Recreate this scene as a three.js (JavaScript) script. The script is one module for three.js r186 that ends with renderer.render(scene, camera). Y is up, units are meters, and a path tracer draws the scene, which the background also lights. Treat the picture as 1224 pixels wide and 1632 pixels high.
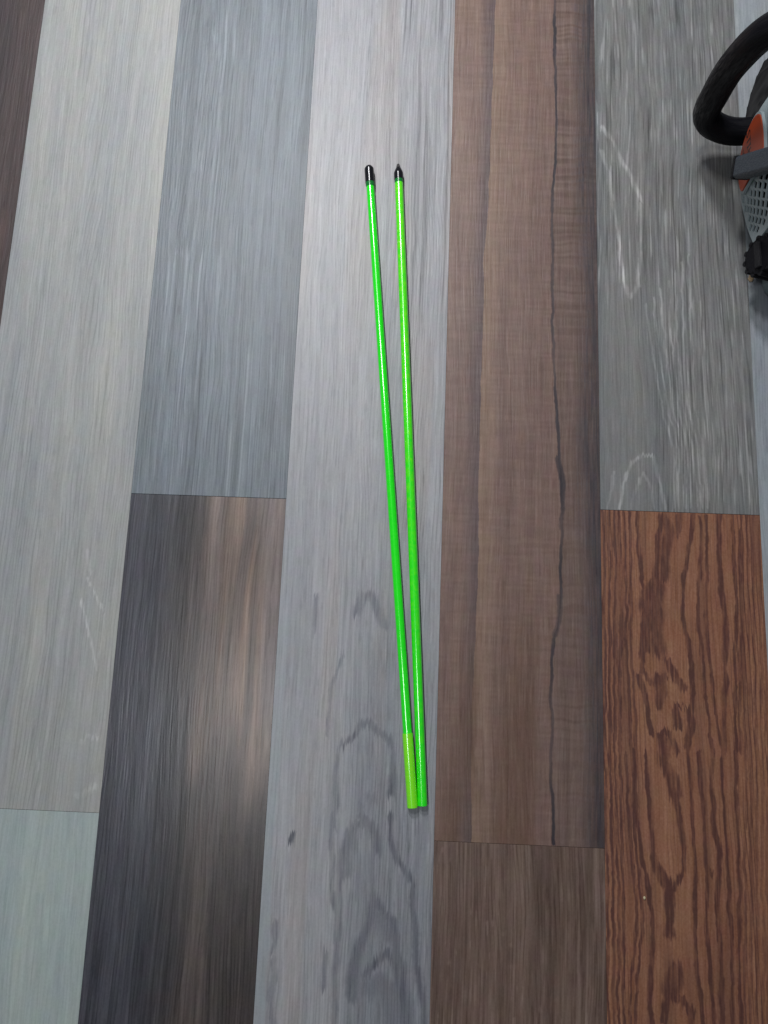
import * as THREE from 'three';
import { RoundedBoxGeometry } from 'three/addons/geometries/RoundedBoxGeometry.js';
import { mergeGeometries } from 'three/addons/utils/BufferGeometryUtils.js';
import { RectAreaLightUniformsLib } from 'three/addons/lights/RectAreaLightUniformsLib.js';

// ---------------------------------------------------------------- camera, light, exposure
const scene = new THREE.Scene();
const camera = new THREE.PerspectiveCamera(67.29, 0.75, 0.02, 20);
camera.matrixAutoUpdate = true;
camera.position.set(0, 0.8663, 0);
camera.quaternion.setFromRotationMatrix(new THREE.Matrix4().makeBasis(
  new THREE.Vector3(0.999122, -0.016307, -0.038598),
  new THREE.Vector3(-0.034972, 0.182871, -0.982515),
  new THREE.Vector3(0.02308, 0.983002, 0.18214)));
scene.add(camera);

const renderer = new THREE.WebGLRenderer({ antialias: true });
renderer.toneMapping = THREE.LinearToneMapping;
renderer.toneMappingExposure = 1.0;
renderer.shadowMap.enabled = true;

RectAreaLightUniformsLib.init();
scene.background = new THREE.Color().setRGB(0.118, 0.121, 0.128);   // light from the unseen pale room, even all round
// ceiling lamps to the left of the camera; their mirror images are the bright lines on the rods
function ceilingLamp(x, z, w, d, color, intensity) {
  const l = new THREE.RectAreaLight(color, intensity, w, d);
  l.name = 'ceiling_lamp_light';
  l.position.set(x, 1.7, z); l.rotation.x = -Math.PI / 2;
  l.castShadow = true;
  scene.add(l);
}
ceilingLamp(-0.455, -1.72, 0.13, 0.46, new THREE.Color().setRGB(0.985, 0.985, 1), 200);
ceilingLamp(-0.455, -1.00, 0.12, 0.30, new THREE.Color().setRGB(0.985, 0.985, 1), 115);
ceilingLamp(-0.44, 0.22, 0.12, 0.26, new THREE.Color().setRGB(0.92, 0.96, 1), 66);

// ---------------------------------------------------------------- helpers
let seed = 7;
const rnd = () => { seed = (Math.imul(seed, 1664525) + 1013904223) >>> 0; return seed / 4294967296; };
const lerp = (a, b, t) => a + (b - a) * t, clamp = (x, a = 0, b = 1) => Math.min(b, Math.max(a, x));
const sstep = (a, b, x) => { const t = clamp((x - a) / (b - a)); return t * t * (3 - 2 * t); };
function hash(x, y, s) { let h = Math.imul(x, 374761393) + Math.imul(y, 668265263) + Math.imul(s, 974711); h = Math.imul(h ^ (h >>> 13), 1274126177); return ((h ^ (h >>> 16)) >>> 0) / 2147483648 - 1; }
function noise(x, y, s) {           // value noise, -1..1
  const ix = Math.floor(x), iy = Math.floor(y); let fx = x - ix, fy = y - iy;
  fx = fx * fx * (3 - 2 * fx); fy = fy * fy * (3 - 2 * fy);
  const a = hash(ix, iy, s), b = hash(ix + 1, iy, s), c = hash(ix, iy + 1, s), d = hash(ix + 1, iy + 1, s);
  return a + (b - a) * fx + (c - a) * fy + (a - b - c + d) * fx * fy;
}
const mix = (a, b, t) => [a[0] + (b[0] - a[0]) * t, a[1] + (b[1] - a[1]) * t, a[2] + (b[2] - a[2]) * t];
const add = (a, k) => [a[0] + k, a[1] + k, a[2] + k];
function tag(o, label, category, group) { o.userData = { label, category }; if (group) o.userData.group = group; return o; }
function mesh(name, geometry, material, parent) {
  const m = new THREE.Mesh(geometry, material); m.name = name; m.castShadow = m.receiveShadow = true; parent.add(m); return m;
}

// ---------------------------------------------------------------- the vinyl plank floor
// Plank print: x in mm from the plank's left edge, z in mm along the room; each line is [width, strength, x, z, x, z, ...]
const WALNUT_LINES = [
  [3.2, 1, 128, -865, 129, -753, 131, -663, 130, -610, 125, -550, 126, -466, 125, -409, 127, -362, 130, -292, 134, -224, 136, -179, 134, -107, 135, -72, 130, -37, 125, -16, 123, 31, 125, 64, 123, 117, 126, 190],
  [7, 0.8, 132, -231, 136, -209, 137, -179, 135, -150],
  [6, 0.7, 134, -72, 132, -47, 128, -30],
];
const STEP_LINES = [
  [1, 1, 52, -863, 51, -769, 49, -661, 47, -548, 42, -472, 44, -447, 42, -367, 41, -251, 41, -176, 42, -118, 40, -34, 38, 35, 38, 101, 39, 193],
];
const ARCHES_LINES = [
  [9, 0.7, 86, -44, 90, -56, 95, -65, 104, -64, 110, -50, 119, -32],
  [5, 0.5, 41, -62, 41, -42, 40, -20],
  [8, 0.9, 73, 183, 72, 133, 74, 105, 80, 95, 92, 86, 97, 75, 106, 73, 113, 80, 126, 88, 134, 103, 134, 130, 133, 147],
  [4, 0.6, 74, 0, 72, 11, 64, 33, 62, 64, 60, 90],
  [6, 0.5, 99, 157, 101, 173, 105, 182],
  [10, 0.5, 109, 151, 114, 154],
  [5, 0.7, 70, 139, 70, 164, 70, 193, 73, 215, 73, 241, 80, 270, 82, 293],
  [5, 0.7, 81, 208, 83, 254, 84, 278, 81, 317, 83, 372],
  [13, 0.8, 85, 228, 86, 208, 90, 188, 96, 180],
  [7, 0.8, 100, 171, 107, 174, 115, 182, 121, 195, 122, 207],
  [6, 1, 132, 170, 134, 196, 140, 209, 151, 225, 159, 238, 159, 260, 162, 282, 163, 305, 169, 336, 175, 368],
  [11, 0.9, 100, 347, 101, 316, 104, 300, 111, 284, 117, 262, 120, 252, 128, 263, 138, 272, 144, 298, 148, 329, 157, 369],
  [14, 0.6, 124, 268, 132, 279, 137, 288],
  [9, 1, 112, 326, 116, 320, 126, 309, 134, 304, 139, 310],
  [16, 0.55, 117, 338, 127, 330, 136, 345, 140, 370],
  [14, 0.6, 141, 337, 148, 349, 154, 369],
  [8, 0.8, 17, 280, 17, 296, 15, 307],
  [9, 0.7, 16, 317, 19, 335, 15, 351, 17, 366, 19, 375],
  [6, 0.6, 71, 305, 70, 322, 70, 339],
  [4.5, 1.9, 29, 192, 28, 196, 27, 200],
];
const OAK_LINES = [
  [5, 1, 42, -173, 42, -123, 45, -94, 49, -79, 45, -50, 43, -15, 45, -5, 43, 8],
  [6, 1, 68, -166, 62, -120, 59, -92, 53, -79],
  [18, 0.8, 70, -164, 79, -152, 75, -139, 69, -120, 66, -98],
  [8, 0.7, 89, -171, 88, -156, 86, -148],
  [24, 0.85, 59, -87, 53, -65, 58, -51, 57, -33, 61, -19],
  [10, 0.9, 49, -79, 47, -51, 47, -19],
  [9, 1, 71, -6, 79, 11, 88, 23],
  [14, 0.8, 62, 14, 63, 31, 60, 41],
  [5, 0.9, 46, 8, 53, 18, 61, 17, 69, 10],
  [7, 1, 39, 11, 44, 27, 48, 49, 52, 72, 62, 75, 67, 67, 72, 71, 77, 92],
  [16, 0.8, 63, 77, 65, 92],
  [11, 0.9, 78, 44, 80, 54, 81, 63],
  [4, 0.9, 78, 41, 92, 44, 93, 61, 87, 86],
  [5, 1, 105, -171, 98, -125, 91, -95, 89, -70, 91, -43, 96, -17, 98, 26, 94, 49, 97, 65, 89, 91],
  [4, 0.9, 112, -170, 113, -144, 108, -89, 106, -44, 108, -18, 111, 26, 114, 60, 116, 90],
  [4, 0.9, 119, -170, 118, -107, 116, -71, 114, -27, 117, 0, 120, 25, 123, 64, 127, 90],
  [7, 0.9, 134, -172, 132, -117, 133, -81, 136, -45, 134, -19, 132, 33, 128, 90],
  [4, 0.9, 149, -173, 148, -117, 149, -72, 145, -19, 143, 24, 142, 89],
  [4, 0.8, 157, -154, 154, -118, 154, -63, 151, -19, 147, 33, 147, 89],
  [3.2, 0.85, 3, -171, 4, -121, 2, -67, 3, -22, 2, 13, 1, 56, 0, 95],
  [3, 0.85, 0, 95, 2, 146, 1, 179, 2, 212, 2, 253, 2, 293, 0, 332, 2, 370],
  [3.2, 0.85, 9, -172, 10, -121, 8, -67, 9, -23, 7, 12, 7, 55, 6, 95],
  [3, 0.85, 6, 95, 8, 146, 7, 179, 8, 212, 7, 253, 8, 292, 6, 331, 7, 370],
  [3.2, 0.85, 15, -172, 16, -122, 14, -67, 14, -23, 13, 12, 12, 55, 11, 94],
  [3, 0.85, 12, 95, 13, 146, 12, 179, 13, 212, 13, 252, 13, 292, 11, 331, 12, 369],
  [3.2, 0.85, 21, -172, 21, -122, 21, -67, 20, -23, 18, 12, 17, 55, 17, 94],
  [3, 0.85, 17, 94, 18, 145, 17, 179, 18, 212, 18, 252, 18, 292, 17, 331, 17, 369],
  [3.2, 0.85, 27, -172, 27, -122, 27, -68, 25, -23, 27, 12, 28, 55, 29, 94],
  [3, 0.85, 23, 94, 25, 145, 26, 178, 29, 211, 32, 251, 29, 291, 24, 331, 23, 369],
  [3.2, 0.85, 33, -172, 33, -122, 32, -68, 31, -23, 33, 11, 34, 54, 34, 94],
  [3, 0.85, 29, 94, 31, 145, 31, 178, 34, 211, 38, 251, 35, 291, 30, 330, 28, 369],
  [5, 1, 44, 93, 46, 115, 48, 161, 49, 187, 52, 204, 62, 220, 68, 231],
  [6, 1, 76, 134, 79, 163, 83, 186, 81, 209, 74, 222, 68, 231],
  [20, 0.8, 60, 96, 68, 109, 73, 118, 76, 136],
  [11, 0.9, 66, 231, 66, 250, 65, 271],
  [13, 0.9, 51, 200, 58, 213, 65, 226],
  [22, 0.9, 71, 304, 69, 318, 65, 330],
  [8, 1, 56, 357, 59, 340, 62, 332, 77, 333, 86, 345, 84, 360],
  [4.5, 1, 32, 91, 32, 128, 36, 170, 38, 198, 44, 224, 48, 251, 47, 283, 44, 322, 42, 341, 47, 362],
  [4.5, 1, 89, 89, 92, 112, 92, 162, 95, 195, 93, 225, 91, 257, 91, 304, 95, 332, 97, 359],
  [4.5, 0.9, 102, 88, 103, 111, 105, 167, 106, 200, 106, 224, 102, 256, 105, 288, 108, 357],
  [5.5, 0.9, 116, 88, 114, 118, 115, 166, 120, 191, 116, 232, 115, 264, 117, 303, 116, 357],
  [4, 0.9, 127, 87, 126, 110, 126, 166, 128, 207, 128, 247, 128, 287, 127, 357],
  [4, 0.9, 141, 89, 139, 165, 139, 223, 136, 287, 135, 356],
  [7, 0.8, 107, 208, 109, 211],
  [3, 0.45, 159, -196, 156, -71, 153, 19, 151, 106, 145, 206, 143, 286, 138, 364],
  [3, 0.45, 165, -196, 162, -72, 159, 19, 157, 106, 151, 206, 149, 286, 144, 363],
  [3, 0.45, 172, -197, 168, -72, 165, 19, 163, 105, 157, 206, 155, 286, 150, 363],
  [3, 0.45, 179, -197, 175, -72, 172, 18, 169, 105, 163, 205, 161, 286, 156, 363],
  [3, 0.45, 184, -197, 180, -72, 177, 18, 175, 105, 168, 205, 166, 285, 161, 363],
];
const PALE_LINES = [
  [5, 0.8, 9, -663, 22, -641, 32, -615, 45, -586, 55, -562],
  [4, 0.7, 6, -629, 15, -600, 21, -541, 27, -498, 32, -453, 39, -434, 48, -450, 52, -506, 54, -557],
  [3, 0.5, 3, -682, 6, -659],
  [3, 0.6, 19, -607, 18, -578, 21, -563],
  [3.2, 0.75, 22, -175, 26, -202, 36, -230, 48, -238, 61, -237, 67, -213, 73, -176],
  [2.6, 0.55, 35, -175, 41, -203, 49, -217, 56, -203, 61, -176],
  [2.6, 0.5, 7, -174, 12, -199, 16, -218],
  [2, 0.6, 57, -424, 62, -378, 72, -300, 84, -247, 84, -178],
  [2, 0.6, 66, -435, 70, -379, 79, -300, 90, -247, 90, -179],
  [2, 0.6, 75, -446, 78, -379, 85, -300, 96, -247, 96, -179],
  [2, 0.6, 84, -457, 86, -379, 92, -300, 101, -247, 102, -179],
  [2, 0.6, 93, -468, 93, -379, 98, -301, 107, -248, 109, -179],
  [2, 0.6, 102, -479, 101, -380, 104, -301, 113, -248, 115, -180],
  [2, 0.6, 111, -490, 109, -380, 111, -301, 118, -248, 121, -180],
];
const PALEOAK_LINES = [
  [2.5, 0.8, 135, -49, 144, -21, 152, 1, 161, 28],
  [2, 0.6, 161, 28, 164, -5, 163, -33],
  [2.5, 0.7, 138, -73, 148, -59, 161, -39],
  [3, 0.5, 136, -105, 142, -79],
  [5, 0.5, 151, 106, 161, 100, 173, 101],
  [7, 0.5, 154, 162, 165, 156, 177, 151],
  [3, 0.4, 103, 108, 109, 137],
];
const BLUE_LINES = [
  [10, 0.5, 44, -813, 36, -785, 44, -766],
  [12, 0.5, 32, -676, 44, -684, 56, -662],
  [14, 0.6, 35, -484, 41, -505, 43, -540],
  [5, -0.6, 46, -786, 55, -759, 62, -714],
  [4, -0.6, 38, -596, 42, -611, 48, -593],
  [5, -0.5, 26, -477, 40, -467, 45, -485],
];
const W = 0.18, LEN = 1.234, X0 = -0.4935, TW = 400, TH = 2048;

// paints soft, slightly ragged grain lines of the print into a field
function drawLines(lines, zStart, s, ragged = 5, soft = 0) {
  const f = new Float32Array(TW * TH), px = 180 / TW, pz = LEN * 1000 / TH, z0 = zStart * 1000;
  for (const [w, st, ...p] of lines) for (let k = 0; k + 3 < p.length; k += 2) {
    const [ax, az, bx, bz] = p.slice(k, k + 4), dx = bx - ax, dz = bz - az, L2 = dx * dx + dz * dz || 1, r = w * 0.5 + 5 + ragged;
    const i0 = Math.max(0, Math.floor((Math.min(ax, bx) - r) / px)), i1 = Math.min(TW - 1, Math.ceil((Math.max(ax, bx) + r) / px));
    const j0 = Math.max(0, Math.floor((Math.min(az, bz) - r * 1.6 - z0) / pz)), j1 = Math.min(TH - 1, Math.ceil((Math.max(az, bz) + r * 1.6 - z0) / pz));
    for (let j = j0; j <= j1; j++) for (let i = i0; i <= i1; i++) {
      const x = i * px, z = z0 + j * pz;
      const zz = z + ragged * noise(x * 0.9, z * 0.02, s) , xx = x + 1.3 * noise(x * 0.08, z * 0.07, s + 1) + 0.5 * noise(x * 0.3, z * 0.25, s + 2);
      const t = clamp(((xx - ax) * dx + (zz - az) * dz) / L2), d = Math.hypot(xx - ax - dx * t, zz - az - dz * t);
      const half = w * 0.5 * (1 + 0.35 * noise(z * 0.05, w * 7, s + 3)), a = Math.abs(st) * (1 - sstep(half * (0.55 - 0.4 * soft), half * (1 + 0.6 * soft) + 0.8, d));
      const o = j * TW + i; if (a > Math.abs(f[o])) f[o] = st < 0 ? -a : a;
    }
  }
  return f;
}
const lineX = (line) => {                               // x of a traced line at height z
  const p = line.slice(2);
  return (z) => { let k = 0; while (k + 4 < p.length && p[k + 3] < z) k += 2; const t = clamp((z - p[k + 1]) / (p[k + 3] - p[k + 1])); return lerp(p[k], p[k + 2], t); };
};
const toByte = (lin) => clamp(lin, 0, 255);
function plankMaterial(name, zStart, s, paint, lines, { rough = 0.5, bump = 0.00012, ragged = 5, soft = 0 } = {}) {
  const color = new Uint8Array(TW * TH * 4), relief = new Uint8Array(TW * TH * 4), f = lines ? drawLines(lines, zStart, s, ragged, soft) : null;
  for (let j = 0; j < TH; j++) for (let i = 0; i < TW; i++) {
    const x = (i + 0.5) * 180 / TW, z = (zStart + LEN * (j + 0.5) / TH) * 1000;       // mm
    const wx = x + 3.5 * noise(z * 0.004, x * 0.02, s + 11) + 1.1 * noise(z * 0.016, x * 0.06, s + 12);
    const fib = 0.85 * noise(wx * 0.36, z * 0.012, s + 13) + 1.25 * noise(wx * 0.72, z * 0.03, s + 14);   // fine fibres
    const str = 0.6 * noise(wx * 0.22, z * 0.006, s + 15) + 0.4 * noise(wx * 0.42, z * 0.011, s + 16);   // streaks
    const broad = 0.65 * noise(wx * 0.045, z * 0.0032, s + 17) + 0.35 * noise(wx * 0.09, z * 0.012, s + 18);
    const pore = sstep(0.45, 0.85, noise(wx * 0.62, z * 0.06, s + 19)) ;
    const speck = noise(x * 0.8, z * 0.7, s + 20);
    const t = noise(wx * 0.72, z * 0.05, s + 21), tick = 1.6 * (sstep(0.3, 0.75, t) - sstep(0.3, 0.75, -t));      // short vessel lines, pale or dark
    const ph = wx * 0.27 + 2.6 * noise(wx * 0.02, z * 0.0028, s + 22) + 0.5 * noise(wx * 0.07, z * 0.012, s + 23) + 0.16 * noise(wx * 0.3, z * 0.05, s + 24);
    const ring = (1 - sstep(0.05, 0.2, Math.abs(ph - Math.floor(ph) - 0.5))) * clamp(0.55 + 0.9 * noise(wx * 0.12, z * 0.012, s + 25));   // thin grain lines
    const o = j * TW + i, line = f ? f[o] : 0;
    const c = paint({ x, wx, z, fib, str, broad, pore, speck, tick, ring, line });
    for (let k = 0; k < 3; k++) color[o * 4 + k] = toByte(c[k] + 3 * speck + 1.6 * noise(x * 0.11, z * 0.09, s + 30 + k));
    color[o * 4 + 3] = 255;
    const h = 128 + 55 * fib + 25 * str - 60 * pore - 20 * Math.max(0, line) - 30 * ring + 14 * speck + 40 * tick;
    relief[o * 4] = relief[o * 4 + 1] = relief[o * 4 + 2] = clamp(h, 0, 255); relief[o * 4 + 3] = 255;
  }
  const tex = (d) => { const t = new THREE.DataTexture(d, TW, TH, THREE.RGBAFormat); t.magFilter = t.minFilter = THREE.LinearFilter; t.needsUpdate = true; return t; };
  const map = tex(color); map.colorSpace = THREE.SRGBColorSpace;
  const m = new THREE.MeshPhysicalMaterial({ map, bumpMap: tex(relief), bumpScale: bump, roughness: rough });
  m.name = name;
  return m;
}

// ---- the prints, as base colours (sRGB 0-255) --------------------------------------------------
const stepX = lineX(STEP_LINES[0]), darkX = lineX(WALNUT_LINES[0]);
const print = {};
print.paleOak = plankMaterial('pale_oak_print', -1.055, 101, ({ fib, str, broad, pore, tick, ring, line }) => {
  let c = [140 + 5 * broad, 142 + 3 * broad, 141 - broad];
  c = add(c, 8 * str + 3 * fib - 5 * pore + 2.5 * tick + 4 * broad - 12 * ring);
  return add(c, 26 * line * (0.7 + 0.5 * fib));
}, PALEOAK_LINES, { ragged: 3, soft: 0.6 });
print.paleGrey = plankMaterial('pale_grey_print', 0.179, 131, ({ fib, str, broad, pore, tick, ring }) =>
  add([147 + 3 * broad, 158 + 2 * broad, 156 - 2 * broad], 3.5 * str + 3 * fib - 4 * pore + 4 * broad + 2 * tick - 5 * ring));
print.blueGrey = plankMaterial('blue_grey_print', -1.406, 151, ({ x, wx, z, fib, str, broad, pore, tick, ring, line }) => {
  let c = [99 + 3 * broad, 107 + 2 * broad, 114];
  c = add(c, 9 * str + 5 * fib - 10 * broad);
  const light = sstep(0.35, 0.8, noise(wx * 0.55, z * 0.009, 157)) * sstep(-0.3, 0.4, noise(wx * 0.03, z * 0.004, 158));
  const groove = sstep(0.3, 0.75, noise(wx * 0.4, z * 0.0045, 159));
  c = add(c, 20 * light - 5 * pore - 15 * groove + 3 * tick - 15 * ring);
  return add(c, -15 * line);
}, BLUE_LINES, { ragged: 16, rough: 0.5, bump: 0.00016 });
print.darkWalnut = plankMaterial('dark_walnut_print', -0.172, 171, ({ x, wx, z, fib, str, broad, pore, tick, ring }) => {
  const warm = sstep(35, 110, wx + 16 * noise(z * 0.01, 2, 177));
  let c = mix(mix([49, 50, 57], [58, 52, 51], warm), mix([74, 74, 82], [88, 78, 74], warm), clamp(0.45 + 0.8 * broad + 0.25 * str));
  const edge = 108 + 14 * noise(z * 0.006, 1, 172), tan = sstep(edge - 22, edge + 6, wx) * (1 - sstep(60, 190, z + 60 * noise(wx * 0.05, z * 0.01, 173)));
  c = mix(c, [124, 104, 92], clamp(tan * (0.7 + 0.45 * noise(wx * 0.11, z * 0.004, 174))));
  const dark = (1 - sstep(4, 9, Math.abs(wx - 133 + 0.06 * z))) * (1 - sstep(-120, 60, z));
  c = mix(c, [80, 70, 68], 0.75 * dark * tan);
  const pale = sstep(0.1, 0.7, noise(wx * 0.04 + 3, z * 0.005, 175)) * sstep(80, 110, wx) * (1 - sstep(170, 300, z));
  c = mix(c, [118, 110, 112], 0.5 * pale);
  const blk = sstep(0.5, 0.8, noise(wx * 0.4, z * 0.006, 176));
  return add(c, 6 * str + 6 * fib - 9 * blk - 5 * pore + 3 * tick - 14 * ring);
}, null, { rough: 0.36, bump: 0.0001 });
print.lightGrey = plankMaterial('light_grey_print', -0.846, 191, ({ x, wx, z, fib, str, broad, pore, tick, ring, line }) => {
  let c = [141 + 7 * broad, 142 + 6 * broad, 146 + 5 * broad];
  c = mix(c, [147, 142, 141], 0.6 * sstep(0.1, 0.6, noise(wx * 0.05, z * 0.004, 193)));
  const low = sstep(-150, 300, z + 120 * noise(wx * 0.02, z * 0.004, 192)) * sstep(70, 105, wx);   // darker heartwood towards the arches
  c = mix(c, [116, 119, 126], 0.75 * low);
  c = add(c, 7 * str + 5 * fib - 7 * pore + (3 + 2.5 * low) * tick - (10 + 7 * sstep(70, 110, wx)) * ring);
  const grooves = sstep(0.25, 0.7, noise(wx * 0.3, z * 0.0035, 194)) * sstep(85, 120, wx) * (1 - sstep(-420, -250, z));
  c = add(c, -24 * grooves);
  const edge = 1 - sstep(10, 14, wx + 2 * noise(z * 0.03, 1, 195));
  c = mix(c, [137, 146, 150], 0.55 * edge * sstep(-300, 250, z));
  return mix(c, [74, 76, 85], clamp(0.6 * line * (0.85 + 0.35 * fib + 0.3 * str + 0.3 * tick)));
}, ARCHES_LINES, { ragged: 5, soft: 0.55, rough: 0.46 });
print.walnut = plankMaterial('walnut_print', -1.042, 211, ({ x, wx, z, fib, str, broad, pore, tick, ring, line }) => {
  const sx = stepX(z) + 0.8 * noise(z * 0.05, 3, 213), dx = darkX(z);
  let c = mix([108, 86, 79], [115, 92, 82], sstep(-0.4, 0.5, broad));
  if (x < sx) c = mix(c, [84, 69, 70], sstep(22, 1, sx - x) * 0.85);
  else c = mix(c, [124, 101, 86], 0.8 * (1 - sstep(2, 26, x - sx)));
  if (x > dx) {                                          // figured strip right of the dark line
    c = mix(c, [97, 79, 73], 0.7);
    const ripple = noise(x * 0.012 + 3, z * 0.30 + 0.8 * noise(x * 0.06, z * 0.03, 214), 215) * (0.35 + 0.65 * sstep(-0.2, 0.5, noise(3, z * 0.007, 216)));
    c = add(c, 15 * ripple);
    const rim = sstep(148, 178, x + 7 * noise(z * 0.012, 5, 217) + 5 * ripple);
    c = mix(c, [55, 49, 53], 0.9 * rim * (0.8 + 0.3 * fib));
  } else {
    c = add(c, 4 * noise(x * 0.05, z * 0.34, 220));
    c = mix(c, [92, 68, 55], 0.75 * sstep(-0.4, 0.5, noise(wx * 0.06, z * 0.004, 221)) * sstep(-120, 100, z));
  }
  c = add(c, 6 * str + 3 * fib - 4 * pore + 3.5 * tick - 3 * ring);
  return mix(c, [42, 36, 42], clamp(0.95 * line * (0.8 + 0.4 * noise(z * 0.02, 1, 222))));
}, WALNUT_LINES, { ragged: 2, rough: 0.46, bump: 0.0001 });
print.greyBrown = plankMaterial('grey_brown_print', 0.192, 231, ({ x, wx, z, fib, str, broad, pore, tick, ring }) => {
  let c = mix([82, 64, 56], [111, 91, 81], clamp(0.5 + 0.7 * broad));
  const comb = sstep(0.15, 0.75, noise(wx * 0.33, z * 0.005, 232)) * (sstep(40, 20, x) + 0.7 * sstep(140, 160, x) + 0.35);
  c = add(c, 22 * comb + 8 * str + 5 * fib - 7 * pore + 5 * tick - 13 * ring);
  const fleck = sstep(0.5, 0.9, noise(x * 0.35, z * 0.10, 233)) * sstep(0, 0.5, noise(x * 0.02, z * 0.03, 234));
  return add(c, 16 * fleck);
});
print.greyOak = plankMaterial('grey_oak_print', -1.406, 251, ({ x, wx, z, fib, str, broad, pore, tick, ring, line }) => {
  let c = [111 + 3 * broad, 112 + broad, 112 - broad];
  const calm = 1 - 0.6 * sstep(85, 50, wx) * sstep(-480, -380, z);        // plain sapwood beside the arches
  c = add(c, (6 * str + 8 * fib) * calm + 6 * broad + (4 * tick - 12 * ring) * calm);
  const white = sstep(0.45, 0.85, noise(wx * 0.62, z * 0.026, 252)), black = sstep(0.35, 0.8, noise(wx * 0.6, z * 0.012, 253));
  c = add(c, (26 * white - 22 * black) * calm);
  return add(c, 38 * line * (0.8 + 0.35 * fib));
}, PALE_LINES, { ragged: 3, soft: 0.5, rough: 0.5, bump: 0.00016 });
print.redOak = plankMaterial('red_oak_print', -0.172, 271, ({ x, wx, z, fib, str, broad, pore, speck, tick, ring, line }) => {
  let c = mix([126, 84, 64], [138, 96, 72], clamp(0.5 + 0.8 * broad));
  c = add(c, 4 * fib + 3 * str + 3 * speck + 4 * tick);
  c = mix(c, [101, 68, 55], 0.45 * sstep(0.1, 0.8, noise(wx * 0.16, z * 0.006, 272)));
  const dense = ring * (0.35 + 0.4 * sstep(60, 20, x) + 0.45 * sstep(125, 160, x));
  const l = clamp(0.75 * dense + line * (0.82 + 0.35 * fib + 0.3 * noise(x * 0.5, z * 0.12, 273)));
  return mix(c, [74, 43, 37], 0.9 * l);
}, OAK_LINES, { ragged: 4, rough: 0.5, bump: 0.00014 });
print.silver = plankMaterial('silver_print', -0.9, 291, ({ fib, str, broad, pore, tick, ring }) =>
  add([140 + 3 * broad, 146 + 2 * broad, 151 - 2 * broad], 6 * str + 4 * fib - 6 * pore + 4 * broad + 4 * tick - 8 * ring));
print.redBrown = plankMaterial('red_brown_print', -1.2, 311, ({ wx, z, fib, str, broad, pore }) => {
  let c = mix([42, 34, 37], [54, 41, 41], clamp(0.5 + 0.9 * broad));
  c = mix(c, [70, 46, 40], 0.6 * sstep(0.35, 0.8, noise(wx * 0.06, z * 0.006, 312)));
  return add(c, 6 * str + 5 * fib - 7 * pore);
});

// ---- one plank: bevelled board, 5 mm thick
function plankGeometry() {
  const b = 0.00022, t = 0.005, w = W / 2 - 0.00003, l = LEN / 2 - 0.00016;
  const pos = [], uv = [], idx = [];
  const quad = (p) => { const n = pos.length / 3; for (const [x, y, z] of p) { pos.push(x, y, z); uv.push(x / W + 0.5, z / LEN + 0.5); } idx.push(n, n + 1, n + 2, n, n + 2, n + 3); };
  const T = [[-w + b, 0, -l + b], [-w + b, 0, l - b], [w - b, 0, l - b], [w - b, 0, -l + b]];
  const E = [[-w, -b * 0.8, -l], [-w, -b * 0.8, l], [w, -b * 0.8, l], [w, -b * 0.8, -l]], B = E.map(([x, , z]) => [x, -t, z]);
  quad(T);
  for (let k = 0; k < 4; k++) { const n = (k + 1) % 4; quad([T[n], T[k], E[k], E[n]]); quad([E[n], E[k], B[k], B[n]]); }
  quad([B[3], B[2], B[1], B[0]]);
  const g = new THREE.BufferGeometry();
  g.setAttribute('position', new THREE.Float32BufferAttribute(pos, 3)); g.setAttribute('uv', new THREE.Float32BufferAttribute(uv, 2));
  g.setIndex(idx); const f = g.toNonIndexed(); f.computeVertexNormals(); return f;
}
const floor = new THREE.Group(); floor.name = 'floor'; floor.userData = { kind: 'structure', label: 'floor of mixed grey, brown and orange wood-look vinyl planks' }; scene.add(floor);
const sub = mesh('subfloor', new THREE.BoxGeometry(2.7, 0.02, 4.2), new THREE.MeshStandardMaterial({ color: new THREE.Color().setRGB(0.02, 0.018, 0.016), roughness: 0.9 }), floor);
sub.position.set(0, -0.0155, 0.0);
const pg = plankGeometry();
let planks = 0;
const columns = [   // column, z where one plank starts, prints from that plank on, prints before it (backwards)
  [-4, -1.7, ['blueGrey', 'redOak', 'paleOak'], []],
  [-3, -1.5, ['silver', 'walnut', 'greyOak'], ['paleGrey']],
  [-2, -0.6, ['greyBrown', 'lightGrey'], ['blueGrey']],
  [-1, -0.95, ['greyOak', 'paleOak'], ['walnut']],
  [0, -1.2, ['redBrown', 'silver'], []],
  [1, -1.055, ['paleOak', 'paleGrey'], ['greyOak']],
  [2, -1.406, ['blueGrey', 'darkWalnut'], []],
  [3, -0.846, ['lightGrey', 'redOak'], ['greyBrown']],
  [4, -1.042, ['walnut', 'greyBrown'], ['silver']],
  [5, -1.406, ['greyOak', 'redOak'], []],
  [6, -0.9, ['silver', 'darkWalnut'], ['paleOak']],
  [7, -1.1, ['paleOak', 'blueGrey'], ['redOak']],
  [8, -0.5, ['darkWalnut', 'greyOak'], ['lightGrey']],
  [9, -1.3, ['lightGrey', 'walnut'], []],
  [10, -0.8, ['redOak', 'paleGrey'], ['greyBrown']],
];
for (const [c, z0, on, before] of columns) {
  const put = (kind, zs) => {
    const m = mesh(planks ? `plank_${String(planks).padStart(3, '0')}` : 'plank', pg, print[kind], floor); planks++;
    m.position.set(X0 + (c - 0.5) * W, -0.0006 * rnd() * 0.25, zs + LEN / 2);
  };
  on.forEach((k, i) => put(k, z0 + i * LEN)); before.forEach((k, i) => put(k, z0 - (i + 1) * LEN));
}

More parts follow.
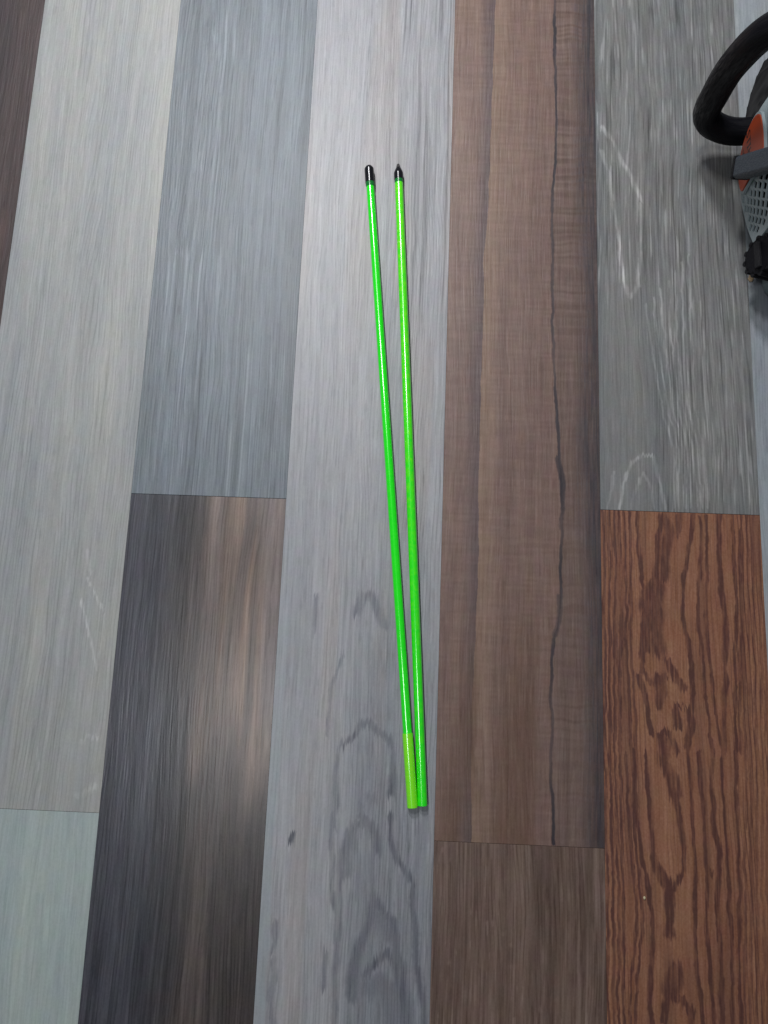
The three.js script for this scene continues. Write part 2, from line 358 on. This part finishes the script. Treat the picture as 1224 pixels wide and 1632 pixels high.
// ---------------------------------------------------------------- the two green rods
function rodTexture(s, yellowAt) {     // resin with short glass-fibre flecks; yellowAt(t) is the share of yellow-green flecks
  const w = 96, h = 1536, d = new Uint8Array(w * h * 4);
  for (let j = 0; j < h; j++) for (let i = 0; i < w; i++) {
    const a = i / w * Math.PI * 2, cx = Math.cos(a) * 6, sx = Math.sin(a) * 6;
    const n = 0.5 * noise(cx + sx * 0.7 + 20, j * 0.8, s) + 0.5 * noise(cx * 2.7 - sx * 1.5 + 40, j * 1.1, s + 1);
    const y = sstep(-1.5, 1.5, n + 3 * (yellowAt(j / h) - 0.5));
    const k = 1 + 0.04 * n;
    const o = (j * w + i) * 4;
    d[o] = clamp(lerp(18, 128, y) * k, 0, 255); d[o + 1] = clamp(234 * k, 0, 255); d[o + 2] = clamp(lerp(22, 24, y) * k, 0, 255); d[o + 3] = 255;
  }
  const t = new THREE.DataTexture(d, w, h, THREE.RGBAFormat); t.magFilter = t.minFilter = THREE.LinearFilter; t.colorSpace = THREE.SRGBColorSpace; t.wrapS = THREE.RepeatWrapping; t.needsUpdate = true; return t;
}
const neon = (s, f) => new THREE.MeshPhysicalMaterial({ map: rodTexture(s, f), roughness: 0.2, ior: 1.62, clearcoat: 0.9, clearcoatRoughness: 0.16 });
const lathe = (profile, seg = 32) => {   // profile [along, radius]; the axis runs along +z
  const g = new THREE.LatheGeometry(profile.map(([a, r]) => new THREE.Vector2(r, a)), seg); g.rotateX(Math.PI / 2); return g;
};
const capBlack = new THREE.MeshPhysicalMaterial({ color: new THREE.Color().setRGB(0.006, 0.006, 0.009), roughness: 0.22 });
const tipMetal = new THREE.MeshPhysicalMaterial({ color: new THREE.Color().setRGB(0.10, 0.095, 0.095), roughness: 0.35, metalness: 0.6 });
const collarGreen = new THREE.MeshPhysicalMaterial({ color: new THREE.Color().setRGB(0.008, 0.16, 0.03), roughness: 0.2 });
const endPale = new THREE.MeshPhysicalMaterial({ color: new THREE.Color().setRGB(0.45, 0.7, 0.5), roughness: 0.5 });
function rod(name, tip, end, label) {
  const g = new THREE.Group(); g.name = name; scene.add(g);
  const dx = end[0] - tip[0], dz = end[1] - tip[1];
  g.position.set(tip[0], 0, tip[1]); g.rotation.y = Math.atan2(dx, dz);
  tag(g, label, 'rod', 'green rods lying on the floor');
  return [g, Math.hypot(dx, dz)];
}
{
  const [g, L] = rod('plastic_rod', [-0.0558, -0.595], [0.0224, 0.1585], 'bright green rod with blunt black cap and yellow-green sleeve at its other end');
  const y = 0.0058, R = 0.0049;
  const sh = mesh('shaft', lathe([[0.012, 0.0001], [0.012, R], [L - 0.004, R]]), neon(401, () => 0.08), g); sh.position.y = y;
  const cap = mesh('cap', lathe([[0, 0.0001], [0, 0.0036], [0.0004, 0.0040], [0.0030, 0.0056], [0.0042, 0.0058], [0.0225, 0.0058], [0.0232, 0.0055]]), capBlack, g); cap.position.y = y;
  const col = mesh('collar', lathe([[0.0222, 0.0057], [0.0265, 0.0054], [0.0285, 0.0049]]), collarGreen, cap);
  const zs = L * 0.899;
  const sl = mesh('sleeve', lathe([[zs, R], [zs, 0.0056], [zs + 0.0004, 0.0058], [L - 0.0006, 0.0058], [L, 0.0054], [L, 0.0042]]), neon(421, () => 0.92), g); sl.position.y = y;
  const e = mesh('end_face', lathe([[L - 0.0015, 0.0045], [L - 0.0012, 0.0001]]), endPale, g); e.position.y = y;
}
{
  const [g, L] = rod('plastic_rod_001', [-0.0196, -0.5994], [0.0330, 0.1561], 'bright green rod with pointed dark tip, yellowish towards the tip');
  const y = 0.0056, R = 0.0052;
  const sh = mesh('shaft', lathe([[0.018, 0.0001], [0.018, R], [L - 0.0005, R], [L, R - 0.0004], [L, 0.004]]), neon(441, (t) => 0.8 - 0.8 * sstep(0.04, 0.75, t)), g); sh.position.y = y;
  const cap = mesh('cap', lathe([[0.0050, 0.0027], [0.0085, 0.0044], [0.0120, 0.0056], [0.0135, 0.0058], [0.0215, 0.0057], [0.0225, 0.0053]]), capBlack, g); cap.position.y = y;
  const tip = mesh('point', lathe([[0, 0.0001], [0, 0.0011], [0.0006, 0.0016], [0.0052, 0.0028]]), tipMetal, cap);
  mesh('collar', lathe([[0.0212, 0.0055], [0.025, 0.0054], [0.0265, 0.0052]]), collarGreen, cap);
  const e = mesh('end_face', lathe([[L - 0.0012, 0.0045], [L - 0.0008, 0.0001]]), endPale, g); e.position.y = y;
}

// ---------------------------------------------------------------- the chainsaw, standing at the right
const saw = new THREE.Group(); saw.name = 'chainsaw'; scene.add(saw);
const SB = [0.47, 0, -0.52]; saw.position.set(...SB);
tag(saw, 'chainsaw with black handlebar, grey perforated starter cover and orange badge standing on planks', 'chainsaw');
const V = (x, y, z) => new THREE.Vector3(x - SB[0], y - SB[1], z - SB[2]);
const speckle = (() => {     // moulded plastic and rubber: fine pitting and dust specks
  const n = 256, d = new Uint8Array(n * n * 4);
  for (let j = 0; j < n; j++) for (let i = 0; i < n; i++) { const v = 150 + 60 * noise(i * 0.45, j * 0.45, 501) + 40 * noise(i * 0.12, j * 0.12, 502), o = (j * n + i) * 4; d[o] = d[o + 1] = d[o + 2] = clamp(v, 0, 255); d[o + 3] = 255; }
  const t = new THREE.DataTexture(d, n, n, THREE.RGBAFormat); t.wrapS = t.wrapT = THREE.RepeatWrapping; t.magFilter = THREE.LinearFilter; t.needsUpdate = true; return t;
})();
const plastic = (r, g, b, rough, bump = 0.0004) => new THREE.MeshPhysicalMaterial({ specularIntensity: r < 0.01 ? 0.35 : 1, color: new THREE.Color().setRGB(r, g, b), roughness: rough, bumpMap: speckle, bumpScale: bump, roughnessMap: speckle });
const rubber = plastic(0.004, 0.004, 0.006, 0.9), caseBlack = plastic(0.008, 0.008, 0.010, 0.85), coverGrey = plastic(0.31, 0.37, 0.39, 0.75, 0.0002), gripGrey = plastic(0.026, 0.036, 0.050, 0.8), orange = plastic(0.42, 0.075, 0.018, 0.55, 0.0001), steel = new THREE.MeshPhysicalMaterial({ color: new THREE.Color().setRGB(0.45, 0.45, 0.46), metalness: 0.9, roughness: 0.35, bumpMap: speckle, bumpScale: 0.0002 }), tankGrey = plastic(0.13, 0.17, 0.185, 0.7);

function rbox(name, mat, [x0, x1], [y0, y1], [z0, z1], r, parent = saw) {
  const m = mesh(name, new RoundedBoxGeometry(x1 - x0, y1 - y0, z1 - z0, 4, r), mat, parent); m.position.copy(V((x0 + x1) / 2, (y0 + y1) / 2, (z0 + z1) / 2)); return m;
}
const tube = (pts, r, seg = 90) => new THREE.TubeGeometry(new THREE.CatmullRomCurve3(pts.map((p) => V(...p)), false, 'catmullrom', 0.5), seg, r, 20);

rbox('engine_housing', caseBlack, [0.402, 0.565], [0.012, 0.175], [-0.64, -0.45], 0.018);
rbox('top_cover', orange, [0.425, 0.56], [0.17, 0.222], [-0.63, -0.46], 0.022);
mesh('front_handle', tube([[0.445, 0.036, -0.630], [0.416, 0.036, -0.636], [0.397, 0.036, -0.633], [0.378, 0.037, -0.632], [0.362, 0.04, -0.634], [0.35, 0.046, -0.636], [0.342, 0.056, -0.638], [0.338, 0.072, -0.637], [0.335, 0.095, -0.632], [0.333, 0.12, -0.629], [0.332, 0.145, -0.625], [0.332, 0.172, -0.618], [0.334, 0.196, -0.612], [0.340, 0.215, -0.608], [0.356, 0.234, -0.604], [0.385, 0.248, -0.60], [0.44, 0.257, -0.598], [0.53, 0.25, -0.6], [0.575, 0.225, -0.605], [0.59, 0.18, -0.61], [0.58, 0.14, -0.615], [0.555, 0.125, -0.615]], 0.0155, 160), rubber, saw);
mesh('hand_guard', (() => { const s = new THREE.Shape(); s.moveTo(-0.085, 0); s.lineTo(0.08, 0); s.quadraticCurveTo(0.09, 0.06, 0.055, 0.085); s.lineTo(-0.06, 0.085); s.quadraticCurveTo(-0.1, 0.05, -0.085, 0); const g = new THREE.ExtrudeGeometry(s, { depth: 0.006, bevelSize: 0.002, bevelThickness: 0.002, bevelSegments: 2, steps: 1 }); g.rotateX(0.25); return g; })(), caseBlack, saw).position.copy(V(0.5, 0.2, -0.69));
// black front shroud with a lumpy rim
{
  const pts = [[-0.615, 0.020], [-0.640, 0.024], [-0.655, 0.030], [-0.664, 0.036], [-0.672, 0.044], [-0.680, 0.055], [-0.686, 0.068], [-0.688, 0.084], [-0.682, 0.102], [-0.665, 0.122], [-0.64, 0.135], [-0.615, 0.138]];
  const curve = new THREE.CatmullRomCurve3(pts.map(([z, y]) => new THREE.Vector3(z, y, 0))).getPoints(70);
  const s = new THREE.Shape(curve.map((p, i) => new THREE.Vector2(p.x - 0.0018 * Math.max(0, Math.sin(i * 0.75)), p.y)));
  // shape x -> z, extrusion -> +x
  const m = mesh('front_shroud', fromPlane(s, 0.14, 0.003, 0.004), caseBlack, saw); m.position.copy(V(0.402, 0, 0));
}
// an outline in the (z, y) plane pushed out along +x from x = 0
function fromPlane(shape, depth, bs, bt) {
  const g = new THREE.ExtrudeGeometry(shape, { depth, bevelEnabled: bs > 0, bevelSize: bs, bevelThickness: bt, bevelOffset: -bs, bevelSegments: 3, steps: 1, curveSegments: 10 });
  const p = g.attributes.position;
  for (let i = 0; i < p.count; i++) { const z = p.getX(i), y = p.getY(i), x = p.getZ(i); p.setXYZ(i, x, y, z); }
  // the swap mirrors the shape: turn the triangles round
  for (let i = 0; i < p.count; i += 3) { const a = [p.getX(i), p.getY(i), p.getZ(i)]; p.setXYZ(i, p.getX(i + 1), p.getY(i + 1), p.getZ(i + 1)); p.setXYZ(i + 1, ...a); }
  g.computeVertexNormals(); return g;
}
const dome = (g) => { const p = g.attributes.position; for (let i = 0; i < p.count; i++) p.setX(i, p.getX(i) + 0.013 * sstep(0.025, 0.085, Math.hypot(p.getZ(i) + 0.57, p.getY(i) - 0.095))); g.computeVertexNormals(); return g; };
// perforated starter cover
const FACE = 0.3805;
{
  const rim = [[-0.479, 0.050], [-0.490, 0.041], [-0.515, 0.030], [-0.545, 0.0235], [-0.572, 0.027], [-0.590, 0.042], [-0.603, 0.066], [-0.614, 0.095], [-0.618, 0.122], [-0.609, 0.150], [-0.58, 0.172], [-0.54, 0.18], [-0.50, 0.172], [-0.486, 0.14], [-0.482, 0.09]];
  const outline = new THREE.CatmullRomCurve3(rim.map(([z, y]) => new THREE.Vector3(z, y, 0)), true, 'catmullrom', 0.35).getPoints(110).slice(0, -1).map((p) => new THREE.Vector2(p.x, p.y));
  const s = new THREE.Shape(outline);
  const inside = (z, y, m) => { let c = false, dmin = 9; for (let i = 0, j = outline.length - 1; i < outline.length; j = i++) { const a = outline[i], b = outline[j]; if ((a.y > y) !== (b.y > y) && z < (b.x - a.x) * (y - a.y) / (b.y - a.y) + a.x) c = !c; dmin = Math.min(dmin, Math.hypot(a.x - z, a.y - y)); } return c && dmin > m; };
  const inBadge = (z, y) => z < -0.536 && y > 0.034 && y < 0.127;
  for (let a = -12; a <= 20; a++) for (let b = -12; b <= 20; b++) {
    const z = -0.545 + a * 0.0058 - b * 0.0058, y = 0.08 + a * 0.0078 + b * 0.0078;
    if (!inside(z, y, 0.0056) || inBadge(z, y) || z > -0.492) continue;
    const h = new THREE.Path(); h.moveTo(z - 0.0048, y + 0.0008); h.lineTo(z + 0.0002, y - 0.0050); h.lineTo(z + 0.0046, y - 0.0004); h.lineTo(z + 0.0010, y + 0.0050); h.closePath(); s.holes.push(h);
  }
  const m = mesh('starter_cover', dome(fromPlane(s, 0.0018, 0, 0)), coverGrey, saw); m.position.copy(V(FACE, 0, 0));
  const wall = new THREE.Shape(outline), inner = new THREE.Path(outline.map((p) => new THREE.Vector2(-0.545 + (p.x + 0.545) * 0.93, 0.1 + (p.y - 0.1) * 0.93))); wall.holes.push(inner);
  const w = mesh('cover_rim', dome(fromPlane(wall, 0.03, 0, 0)), coverGrey, saw); w.position.copy(V(FACE + 0.0022, 0, 0));
  const back = mesh('fan_housing', fromPlane(new THREE.Shape(outline.map((p) => new THREE.Vector2(-0.545 + (p.x + 0.545) * 0.9, 0.1 + (p.y - 0.1) * 0.9))), 0.02, 0.002, 0.002), caseBlack, saw); back.position.copy(V(FACE + 0.019, 0, 0));
  // orange badge with its lettering
  const bz = [-0.606, -0.543], by = [0.036, 0.122];
  const bo = new THREE.CatmullRomCurve3([[-0.583, 0.0420], [-0.5925, 0.060], [-0.604, 0.086], [-0.605, 0.100], [-0.596, 0.111], [-0.572, 0.115], [-0.55, 0.113], [-0.5435, 0.103], [-0.543, 0.07], [-0.546, 0.048], [-0.554, 0.0395], [-0.568, 0.0365]].map(([z, y]) => new THREE.Vector3(z, y, 0)), true, 'catmullrom', 0.4).getPoints(70).slice(0, -1);
  const cv = document.createElement('canvas'); cv.width = 512; cv.height = 704; const c2 = cv.getContext('2d');
  c2.fillStyle = '#a8421f'; c2.fillRect(0, 0, 512, 704);
  c2.fillStyle = '#1c1210'; c2.textBaseline = 'alphabetic';
  const pz = (z) => (z - bz[0]) / (bz[1] - bz[0]) * 512, py = (y) => (by[1] - y) / (by[1] - by[0]) * 704;
  c2.font = 'bold 122px sans-serif'; c2.fillText('STIHL', pz(-0.6005), py(0.0745));
  c2.font = 'bold 66px sans-serif'; c2.fillText('MS', pz(-0.5890), py(0.0590));
  const bt = new THREE.CanvasTexture(cv); bt.colorSpace = THREE.SRGBColorSpace;
  const badgeShape = new THREE.Shape(bo.map((p) => new THREE.Vector2(p.x, p.y)));
  const bg = fromPlane(badgeShape, 0.0012, 0.0003, 0.0003), p = bg.attributes.position, uv = bg.attributes.uv;
  for (let i = 0; i < p.count; i++) uv.setXY(i, (p.getZ(i) - bz[0]) / (bz[1] - bz[0]), (p.getY(i) - by[0]) / (by[1] - by[0]));
  const badge = mesh('badge', dome(bg), new THREE.MeshPhysicalMaterial({ map: bt, roughness: 0.45 }), saw); badge.position.copy(V(FACE - 0.0036, 0, 0)); badge.userData.label = 'orange badge with dark lettering';
  const frame = mesh('badge_frame', dome(fromPlane(new THREE.Shape(bo.map((q) => new THREE.Vector2(-0.574 + (q.x + 0.574) * 1.09, 0.08 + (q.y - 0.08) * 1.05))), 0.0024, 0.0005, 0.0005)), coverGrey, badge); frame.position.x = 0.0008;
}
// starter grip, hanging in front of the cover
{
  const a = V(0.363, 0.092, -0.545), b = V(0.366, 0.176, -0.500), q = new THREE.Quaternion().setFromUnitVectors(new THREE.Vector3(0, 1, 0), b.clone().sub(a).normalize());
  const grip = mesh('starter_grip', new RoundedBoxGeometry(0.02, a.distanceTo(b), 0.0235, 4, 0.0045), gripGrey, saw); grip.position.copy(a).lerp(b, 0.5); grip.quaternion.copy(q);
  const end = mesh('grip_end', new RoundedBoxGeometry(0.021, 0.008, 0.0245, 4, 0.0028), rubber, grip); end.position.set(0, -a.distanceTo(b) / 2, 0);
  const cord = mesh('grip_neck', new THREE.CylinderGeometry(0.005, 0.008, 0.02, 16), rubber, grip); cord.rotation.z = Math.PI / 2; cord.position.set(0.016, 0.01, 0);
}
// rear of the saw: tank, fuel cap, rear handle
rbox('tank_housing', tankGrey, [0.416, 0.55], [0.0, 0.045], [-0.475, -0.428], 0.02);
rbox('handle_base', caseBlack, [0.465, 0.52], [0.0, 0.05], [-0.44, -0.32], 0.02);
{
  const cap = mesh('fuel_cap', (() => { const g = []; const c = new THREE.CylinderGeometry(0.0205, 0.022, 0.026, 28); g.push(c); for (let k = 0; k < 12; k++) { const r = new THREE.CylinderGeometry(0.0032, 0.0032, 0.026, 8); r.translate(Math.cos(k * Math.PI / 6) * 0.021, 0, Math.sin(k * Math.PI / 6) * 0.021); g.push(r); } const m = mergeGeometries(g); m.rotateZ(Math.PI / 2); m.rotateZ(-0.35); return m; })(), rubber, saw);
  cap.position.copy(V(0.402, 0.06, -0.456));
  const tab = mesh('cap_tab', new RoundedBoxGeometry(0.005, 0.008, 0.032, 3, 0.0018), caseBlack, cap); tab.position.set(-0.0135, 0.005, 0); tab.rotation.z = -0.35;
}
mesh('rear_handle', tube([[0.49, 0.16, -0.46], [0.49, 0.175, -0.40], [0.49, 0.165, -0.32], [0.49, 0.13, -0.25], [0.49, 0.08, -0.235], [0.49, 0.04, -0.27], [0.49, 0.025, -0.35]], 0.017, 70), caseBlack, saw);
rbox('throttle_trigger', caseBlack, [0.484, 0.496], [0.135, 0.16], [-0.41, -0.38], 0.004);
{
  const s = new THREE.Shape(); s.moveTo(-0.60, 0.055); s.lineTo(-1.0, 0.062); s.absarc(-1.0, 0.087, 0.025, -Math.PI / 2, Math.PI / 2, true); s.lineTo(-0.60, 0.122); s.closePath();
  const bar = mesh('guide_bar', fromPlane(s, 0.0045, 0, 0), steel, saw); bar.position.copy(V(0.572, 0, 0));
  rbox('sprocket_cover', caseBlack, [0.565, 0.598], [0.03, 0.14], [-0.67, -0.46], 0.012);
}

// ---------------------------------------------------------------- crumbs on the floor
function crumb(name, x, z, r, flat, color, label, category) {
  const g = new THREE.IcosahedronGeometry(r, 1), p = g.attributes.position;
  for (let i = 0; i < p.count; i++) { const k = 1 + 0.35 * noise(p.getX(i) * 900 + x * 100, p.getZ(i) * 900 + p.getY(i) * 700, 601); p.setXYZ(i, p.getX(i) * k, p.getY(i) * flat * k, p.getZ(i) * k * 1.3); }
  g.computeVertexNormals();
  g.computeBoundingBox();
  const m = mesh(name, g, new THREE.MeshPhysicalMaterial({ color: new THREE.Color().setRGB(...color), roughness: 0.8 }), scene);
  m.position.set(x, -g.boundingBox.min.y, z); tag(m, label, category);
}
crumb('crumb', 0.2665, 0.2385, 0.0013, 0.7, [0.5, 0.44, 0.28], 'tiny pale crumb lying on the orange-brown grained plank', 'crumb');
crumb('wood_chip', 0.409, -0.461, 0.0032, 0.4, [0.30, 0.22, 0.13], 'small tan wood chip on the floor beside the chainsaw', 'wood chip');

renderer.render(scene, camera);
